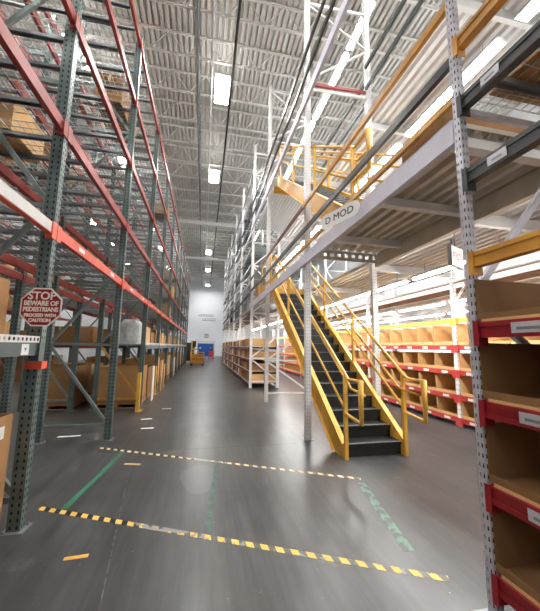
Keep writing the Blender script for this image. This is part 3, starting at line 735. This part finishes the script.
# far bin rack: bays 4..8
far_lv = [(.12, 'maroon'), (.58, 'maroon'), (1.05, 'maroon'), (1.55, 'maroon')]
up_lv = [3.16, 3.8, 4.3, 5.0, 5.7, 6.45, 7.0, 7.5, 8.3, 9.1]
for k in range(4, 9):
    y, L = seg(k); y = RY[k]+.0455; L = RY[k+1]-RY[k]-.091
    bay = f'{ORD[k-3]} bay of the far bin rack'
    for li, (z, m) in enumerate(far_lv):
        for row, x in ((0, PQ+.027), (1, PQ+PD-.027)):
            beam(L, .09, .04, M[m], -1 if row == 0 else 1, (x, y, z), f'{"aisle" if row == 0 else "rear"} beam of the {["lowest","second","third","fourth"][li]} shelf, {bay}', 'shelf beams of the far bin rack', 0, name='shelf_beam')
        thing('shelf_board', f'white shelf board, {["lowest","second","third","fourth"][li]} level, {bay}', 'shelf board', (PQ+.02, y+.01, z+.046), 'shelf boards of the far bin rack', MB().box(0, PD-.04, 0, L-.02, 0, .018, M['white']))
        for j in range(4):
            w = L/4-.03; mm = ['card', 'card3', 'card2'][(k+j*2+li) % 3]
            carton(1.1, round(w-.02, 3), .3 if (j+li+k) % 4 else .34, (PQ+.6, y+.02+(j+.5)*(L/4-.005), z+.0645), f'{ORD[j+1]} carton on the {["lowest","second","third","fourth"][li]} shelf, {bay}', 'cartons of the far bin rack', mm, tape=False)
    for li, z in enumerate(up_lv):
        for row, x in ((0, PQ+.027), (1, PQ+PD-.027)):
            if row and li % 2: continue
            m = ['grey', 'dark', 'lilac'][li % 3] if z != 6.45 else 'white'
            beam(L, .1, .045, M[m], -1 if row == 0 else 1, (x, y, z), f'{"aisle" if row == 0 else "rear"} face beam, {ORD[li+1]} level above the cartons, {bay}', 'upper beams of the far bin rack', 0, name='shelf_beam')
        if li in (0, 2, 4, 5, 8):
            for h in (0, 1, 2):
                if h < 3 and li % 2 == 0: wire_deck(1.16, PD-.06, (PQ+.03, y+.01+h*1.165, z+.052), f'{ORD[h+1]} wire deck, {ORD[li+1]} level above cartons, {bay}', 'wire decks of the far bin rack', 0)
            if li in (0, 2, 4, 8):
                for h in (0, 1, 2):
                    if (k+li+h) % 4: carton(.95, 1.0, .5, (PQ+.62, y+.6+h*1.17, z+.07), f'{ORD[h+1]} grey case, {ORD[li+1]} level above cartons, {bay}', 'upper cases of the far bin rack', ['dgreen', 'dark', 'grey'][(h+k+li) % 3], tape=False)

# red beam bin rack beyond the staircase
QX = 5.3; QY = [2.1, 5.7, 9.3, 12.9, 16.5, 20.1, 23.7]
for k, y in enumerate(QY):
    upright(('upQ', k > 3), 6.4, 1.1, -1, M['white'], M['white'], [.25, 1.4, 2.6, 3.9, 5.1, 6.2], f'white rack upright of the red beam bin rack, {ORD[k+1]} along it', 'white uprights of the red beam bin rack', (QX, y, 0), simple=k > 3)
for k in range(6):
    y = QY[k]+.0455; L = 3.6-.091; bay = f'{ORD[k+1]} bay of the red beam bin rack'
    for li, z in enumerate((.135, .6, 1.11, 1.64)):
        beam(L, .09, .05, M['redbin'], -1, (QX+.03, y, z), f'red beam of the {["lowest","second","third","fourth"][li]} shelf, {bay}', 'red beams beyond the staircase', 1 if k < 3 else 0, labels=6 if k < 3 else 0, name='shelf_beam')
        beam(L, .11, .05, M['redbin'], 1, (QX+1.1-.03, y, z), f'rear red beam of the {["lowest","second","third","fourth"][li]} shelf, {bay}', 'red beams beyond the staircase', 0, name='shelf_beam')
        thing('shelf_board', f'tan shelf board, {["lowest","second","third","fourth"][li]} level, {bay}', 'shelf board', (QX+.015, y+.01, z+.056), 'shelf boards beyond the staircase', MB().box(0, 1.04, 0, L-.02, 0, .018, M['card3']))
        if k < 5:
            for j in range(6):
                w = .565; open_bin(w, .98, (.32 if li == 0 else .335 if li < 3 else .44), (QX+.02, y+.02+j*.58, z+.0745), f'{ORD[j+1]} open bin on the {["lowest","second","third","fourth"][li]} shelf, {bay}', 'bins beyond the staircase', m='card3')
    beam(L, .1, .05, M['yellow'], -1, (QX+.03, y, 2.22), f'yellow beam above the bins, {bay}', 'yellow beams beyond the staircase', 1 if k < 3 else 0, name='shelf_beam')
    for row, x in ((0, QX+.03), (1, QX+1.07)):
        beam(L, .1, .05, M['white'], -1 if row == 0 else 1, (x, y, 2.98), f'{"front" if row == 0 else "rear"} white beam under the brown planks, {bay}', 'white beams under the planks', 0, name='shelf_beam')
    b = MB()
    for i in range(7): b.box(.03+i*.148, .03+i*.148+.1, .005, L-.005, 0, .03, M['plank'])
    thing('plank_deck', f'brown slatted plank deck over the {bay}', 'plank deck', (QX+.0, y, 3.032), 'plank decks beyond the staircase', b)
# deck and strips past that rack
d = thing('mezzanine_deck', 'white corrugated deck behind the red beam bin rack', 'deck', mb=corr(6.45, 12.4, .2, 29.8, 3.33, m='white'))
for i in range(12):
    part('deck_joist', MB().box(6.45, 12.4, .6+i*2.5, .67+i*2.5, 3.18, 3.328, M['white']), d)
for q, x in enumerate((7.4, 9.6)):
    for i in range(10):
        place('stripD', strip(2.2, .26), (x, .8+i*2.5, 3.05), f'strip light behind the red beam bin rack, {["first","second"][q]} line, {ORD[i+1]} in it', 'strip lights behind the red beam bin rack')
    for i in range(7):
        thing('support_post', f'white deck support post behind the red beam bin rack, {["first","second"][q]} line, {ORD[i+1]} in it', 'post', (x+1.05, 1.5+3.6*i, 0), 'deck support posts', MB().box(-.06, .06, -.06, .06, 0, 3.177, M['white']))

# ------------------------------------------------------------------ yellow staircases
NR, RI, RU, Y0 = 18, .188, .274, 4.44
SXL, SXR = 2.12, 3.05
SL = RI/RU
def staircase(label):
    r = thing('staircase', label, 'staircase', (0, 0, 0))
    H = NR*RI; Rn = (NR-1)*RU
    for x in (SXL-.045, SXR):
        y1 = Y0+Rn+.1
        zf = lambda y: RI+(y-Y0)*SL
        o = [(Y0-.05, 0), (Y0+.28, 0), (y1, zf(y1)-.27), (y1, zf(y1)+.06), (Y0-.05, zf(Y0-.05)+.06)]
        b = MB().prism(o, 0, x, x+.045, M['yellow'])
        xs = x-.025 if x < SXR else x+.045
        for dz in (.06, -.27):      # channel flanges
            a = (Y0-.05 if dz > 0 else Y0+.28, y1)
            b.bar((x+.0225+(-.02 if x < SXR else .02), a[0], zf(a[0])+dz if dz > 0 else .012), (x+.0225+(-.02 if x < SXR else .02), a[1], zf(a[1])+dz), .085, .012, M['yellow'], up=(0, 0, 1))
        part('stringer', b, r)
    tm = MB().box(SXL+.002, SXR-.002, 0, RU+.03, RI-.035, RI, M['tread']).box(SXL+.002, SXR-.002, .02, .03, 0, RI-.035, M['black']).box(SXL+.002, SXR-.002, -.001, .03, RI-.004, RI+.002, M['grey']).mesh('step')
    for i in range(NR-1):
        part('step', tm, r, (0, Y0+i*RU, i*RI))
    zr = lambda y, h: RI+(y-Y0)*SL+h
    yt = Y0+Rn
    for side, x in ((-1, SXL-.022), (1, SXR+.022)):
        yb = Y0-.07
        for i, y in enumerate((yb, Y0+1.55, Y0+3.1, yt)):
            z0 = 0 if i == 0 else zr(y, .07)
            part('rail_post', MB().box(x-.025, x+.025, y-.025, y+.025, z0, zr(y, 1.06), M['yellow']), r)
        ye = Y0-.54; zl = zr(yb, 1.06)-.05
        part('handrail', MB().tube([(x, yt+.45, zr(yt, 1.06)), (x, yt, zr(yt, 1.06)), (x, yb-.1, zl), (x, ye, zl), (x, ye, .6), (x, yb, .64)], .024, M['yellow'], 8), r)
        part('middle_rail', MB().tube([(x, yt, zr(yt, .55)), (x, yb, zr(yb, .55))], .021, M['yellow'], 8), r)
        xi = x-side*.085
        part('grab_rail', MB().tube([(xi, yt, zr(yt, .86)), (xi, yb-.02, zr(yb, .86)), (xi, ye+.05, zr(yb, .82)), (x, ye+.02, zr(yb, .82))], .02, M['yellow'], 8).tube([(xi, Y0+1.55, zr(Y0+1.55, .86)), (x, Y0+1.55, zr(Y0+1.55, .82))], .01, M['yellow'], 6).tube([(xi, Y0+3.1, zr(Y0+3.1, .86)), (x, Y0+3.1, zr(Y0+3.1, .82))], .01, M['yellow'], 6), r)
    return r
s1 = staircase('yellow staircase with dark treads rising from the concrete floor')
s2 = dup(s1, (0, -.38, 3.4275), 'upper yellow staircase flight seen above the module sign')
# cartons and yellow gate on the lower landing
for i, (x, y, m) in enumerate(((2.4, 10.15, 'card3'), (2.27, 11.75, 'card'), (2.83, 10.95, 'card3'))):
    carton(.6, .7, .5, (x, y, 3.427), ['pale carton on the lower landing nearest the stairs', 'brown carton on the lower landing by the far rack', 'pale carton on the lower landing by the inner side'][i], 'cartons on the landing', m)
g = thing('safety_gate', 'yellow tubular safety gate on the lower landing beside the stair top', 'gate', (1.99, 9.3, 3.427))
part('gate_frame', MB().tube([(0, 0, 0), (0, 0, 1.05), (0, 1.5, 1.05), (0, 1.5, 0)], .025, M['yellow'], 8), g)
part('gate_bar', MB().tube([(0, 0, .55), (0, 1.5, .55)], .02, M['yellow'], 8), g)

# ------------------------------------------------------------------ module sign and exit sign
sg = thing('hanging_sign', 'white rounded sign reading D MOD on the deck edge beam', 'sign', (1.6, 3.42, 3.245))
sg.rotation_euler = (0, 0, math.radians(19))
W, Hh = .345, .095; pts = []
for cx, a0 in ((W-Hh, -90), (-W+Hh, 90)):
    for i in range(9):
        a = math.radians(a0+i*180/8); pts.append((cx+Hh*math.cos(a), Hh*math.sin(a)))
part('sign_plate', MB().prism(pts, 0, -.006, 0, M['paper']), sg)
text('D MOD', .125, M['ink'], sg, (-.008, .0, .0), (math.pi/2, 0, -math.pi/2), bold=0, sx=1.2)
part('bracket', MB().box(0.001, .012, -.3, .3, -.03, .03, M['grey']).box(.0, .03, -.3, -.27, -.03, .03, M['grey']), sg)
ex = thing('exit_sign', 'white exit sign with red letters hanging behind the near grey upright', 'sign', (3.0, 3.18, 2.78))
ex.rotation_euler.z = math.radians(25)
part('housing', MB().box(-.0, .34, 0, .05, -.13, .13, M['white']), ex)
text('EXIT', .13, M['exitred'], ex, (.17, -.002, 0), (math.pi/2, 0, 0), bold=.003)
part('hanger', MB().tube([(.17, .025, .13), (.17, .025, .4)], .008, M['grey'], 6), ex)
thing('hanging_conduit', 'thin dark conduit running from the exit sign along the walkway', 'conduit', mb=MB().tube([(3.4, 3.6, 2.72), (3.4, 20, 2.72)], .012, M['ink'], 6).tube([(3.4, 3.6, 2.72), (3.4, 3.6, 3.17)], .008, M['ink'], 6).tube([(3.4, 13, 2.72), (3.4, 13, 3.17)], .008, M['ink'], 6))

# ------------------------------------------------------------------ floor markings
def strip_mark(name, p, q, w, m, label, cat, group=None, z=.0012):
    p = Vector((*p, 0)); q = Vector((*q, 0)); d = q-p
    o = thing(name, label, cat, (p.x, p.y, 0), group, MB().box(0, d.length, -w/2, w/2, 0, z, m))
    o.rotation_euler.z = math.atan2(d.y, d.x); return o
strip_mark('hazard_tape', (-1.5, 3.66), (1.76, 2.08), .06, stripe_mat(1.3), 'yellow and black hazard tape across the floor in front, partly worn', 'floor tape', 'hazard tapes')
strip_mark('hazard_tape', (-1.5, 5.5), (1.98, 3.73), .055, stripe_mat(1.7, '#e3cf9a', '#2b2a28'), 'yellow and black hazard tape across the floor before the stairs', 'floor tape', 'hazard tapes')
strip_mark('floor_line', (-1.26, 3.6), (-1.12, 5.22), .06, worn_mat('green_line_a', '#2f7152', .3), 'clean green floor line between the hazard tapes near the stop sign', 'floor line', 'green floor lines')
strip_mark('floor_line', (.1, 2.95), (.26, 4.55), .055, worn_mat('green_line_b', '#3d6b57', .47, '#4c4e50'), 'faint worn green floor line in the middle of the aisle', 'floor line', 'green floor lines')
strip_mark('floor_line', (1.68, 2.4), (1.92, 3.62), .09, worn_mat('green_line_c', '#658a76', .47, '#57595a'), 'pale scuffed green floor line near the stair foot', 'floor line', 'green floor lines')
strip_mark('tape_patch', (-.955, 2.81), (-.79, 2.82), .04, worn_mat('tape_y', '#d9a548', .3), 'short yellow tape piece on the floor in front of the striped tape', 'tape patch', 'yellow tape pieces')
strip_mark('tape_patch', (-.97, 4.74), (-.76, 4.68), .05, worn_mat('tape_y2', '#c9a572', .35), 'short tan tape piece on the floor beyond the green line', 'tape patch', 'yellow tape pieces')
for i, (x, y) in enumerate(((-1.25, 7.4), (-1.1, 6.6), (-.95, 8.5))):
    strip_mark('paper_scrap', (x, y), (x+.22, y+.02), .08, M['paper'], f'small white scrap on the floor by the green rack, {ORD[i+1]} of three', 'scrap', 'paper scraps')
strip_mark('paper_scrap', (-2.4, 6.25), (-2.05, 6.27), .07, M['paper'], 'white strip of paper lying inside the passage under the rack', 'scrap')
bl = MB(); nn = 24
bl.add([(.22*math.cos(2*math.pi*i/nn)*(1+.15*math.sin(3*2*math.pi*i/nn)), .42*math.sin(2*math.pi*i/nn), .001) for i in range(nn)], [tuple(range(nn))], mat('oval_grey', '#4d4f51', .3, 0, .06, 5))  # flat oval of one grey lying on the floor
thing('floor_patch', 'pale oval patch on the concrete in the aisle', 'floor patch', (.02, 4.1, 0), mb=bl)

# ------------------------------------------------------------------ far end of the aisle
dr = MB(); dr.box(-1.75, 1.6, 0, .12, 2.05, 2.3, M['white']); dr.box(1.35, 1.6, 0, .12, 0, 2.05, M['white']); dr.box(-1.75, -1.6, 0, .12, 0, 2.05, M['white'])
o = struct('trim_2', dr, (0, 42.4, 0))
bp = thing('blue_banner', 'bright blue panel with a small white mark at the end of the aisle', 'panel', (.35, 42.2, 0))
part('panel_sheet', MB().box(-1.05, 1.05, 0, .04, .25, 1.95, M['bluebig']), bp)
part('white_mark', MB().prism([(-.85, 1.42), (-.55, 1.42), (-.7, 1.2)], 1, -.006, -.001, M['letterw']), bp, label='white mark'); part('white_mark', MB().box(.62, .7, -.006, -.001, 1.15, 1.4, M['letterw']), bp, label='white mark')
part('support_leg', MB().box(-1.0, -.92, 0.041, .1, 0, .62, M['grey']), bp); part('support_leg', MB().box(.92, 1.0, 0.041, .1, 0, .62, M['grey']), bp)
rt = thing('pallet_truck', 'small red truck with dark wheels in front of the blue panel', 'truck', (1.05, 39.5, 0))
part('body', MB().box(-.3, .3, -.4, .4, .25, .95, M['redtruck']).box(-.28, .28, .2, .4, .95, 1.35, M['dark']), rt)
for x in (-.27, .27):
    part('wheel', MB().tube([(x-.05, -.25, .18), (x+.05, -.25, .18)], .18, M['black'], 14).tube([(x-.05, .25, .18), (x+.05, .25, .18)], .18, M['black'], 14), rt)
ct = thing('order_picker', 'yellow order picker truck standing in the middle of the aisle end', 'truck', (-.42, 27.0, 0))
ct.scale = (1.15, 1.0, 1.15)
part('chassis', MB().box(-.5, .5, -.5, .7, .1, .32, M['yellow']), ct)
part('platform', MB().box(-.48, .48, -1.0, -.5, .12, .2, M['ochre']), ct)
part('mast', MB().box(-.5, -.4, .4, .5, .32, 1.75, M['yellow']).box(-.05, .05, .4, .5, .32, 1.2, M['yellow']).box(-.5, .05, .4, .5, 1.1, 1.2, M['yellow']), ct)
part('guard_rail', MB().tube([(-.45, -.95, .2), (-.45, -.95, .95), (.45, -.95, .95), (.45, -.95, .2)], .035, M['yellow'], 8).tube([(-.45, -.95, .58), (.45, -.95, .58)], .03, M['yellow'], 8), ct)
part('battery_box', MB().box(-.4, .4, .0, .4, .32, .8, M['ochre']), ct); part('seat_back', MB().box(-.5, -.15, .5, .62, 1.3, 1.75, M['black']), ct)
for x in (-.4, .4):
    part('wheel', MB().tube([(x-.05, -.75, .1), (x+.05, -.75, .1)], .1, M['black'], 12).tube([(x-.05, .5, .12), (x+.05, .5, .12)], .12, M['black'], 12), ct)
# faded dark lettering-like marks high on the far wall (illegible in the photograph)
lw = thing('painted_sign', 'two rows of dark illegible lettering high on the white far wall', 'lettering', (.35, YF-.015, 0))
for z, x0, x1, hh in ((6.25, -1.2, 1.1, .3), (5.6, -.6, 1.25, .42)):
    b = MB(); x = x0
    while x < x1:
        w = random.uniform(.12, .2); b.box(x, x+w*.35, 0, .012, z-hh/2, z+hh/2, M['grey']); b.box(x+w*.35, x+w, 0, .012, z-hh/2, z-hh*.2, M['grey']); b.box(x+w*.35, x+w*.8, 0, .012, z+hh*.25, z+hh/2, M['grey']); x += w+.07
    part('letter_row', b, lw)
wp = thing('notice_sign', 'small grey notice board on the far wall over the blue panel', 'notice', (.45, YF-.015, 2.75), mb=MB().box(-.4, .4, 0, .012, 0, .75, M['paper']).box(-.33, .33, -.002, 0, .1, .3, M['grey']).box(-.33, .33, -.002, 0, .4, .65, M['grey']))
# dark machine / racking end standing at the end of the green rack
dm = thing('parked_cart', 'dark tall cart parked at the end of the green rack', 'cart', (-1.25, 30.6, 0))
part('frame', MB().box(-.45, .45, -.5, -.44, .2, 1.9, M['dark']).box(-.45, .45, .44, .5, .2, 1.9, M['dark']).box(-.45, .45, -.44, .44, .2, .28, M['dark']), dm)
part('shelf', MB().box(-.44, .44, -.435, .435, 1.0, 1.04, M['dark']), dm)
for x in (-.35, .35):
    part('caster', MB().tube([(x-.03, -.4, .1), (x+.03, -.4, .1)], .1, M['black'], 10).tube([(x-.03, .4, .1), (x+.03, .4, .1)], .1, M['black'], 10), dm)

# ------------------------------------------------------------------ camera, world, view
F, H = 308., 1.6
C = Vector((270, 305.5))
dy = Vector((203-270, 346-305.5, F)).normalized(); dz = Vector((33, -2285.5, F)).normalized()
dz = (dz-dy*dz.dot(dy)).normalized(); dx = dy.cross(dz)
# rows of the camera-to-world rotation: camera right, up, back expressed in world axes
right = Vector((dx.x, dy.x, dz.x)); down = Vector((dx.y, dy.y, dz.y)); fwd = Vector((dx.z, dy.z, dz.z))
cam = bpy.data.cameras.new('camera'); co = bpy.data.objects.new('camera', cam); COL.objects.link(co)
mw = Matrix(((right.x, -down.x, -fwd.x, 0), (right.y, -down.y, -fwd.y, 0), (right.z, -down.z, -fwd.z, H), (0, 0, 0, 1)))
co.matrix_world = mw
cam.sensor_fit = 'HORIZONTAL'; cam.sensor_width = 36; cam.lens = F/540*36; cam.clip_start = .05; cam.clip_end = 200
S.camera = co
w = bpy.data.worlds.new('world'); S.world = w; w.use_nodes = True
w.node_tree.nodes['Background'].inputs[0].default_value = (.8, .85, 1, 1); w.node_tree.nodes['Background'].inputs[1].default_value = .3
S.view_settings.view_transform = 'Standard'; S.view_settings.look = 'None'; S.view_settings.gamma = 1; S.view_settings.use_curve_mapping = False
S.view_settings.exposure = 0.9
S.cycles.max_bounces = 8; S.cycles.diffuse_bounces = 5; S.cycles.sample_clamp_indirect = 8
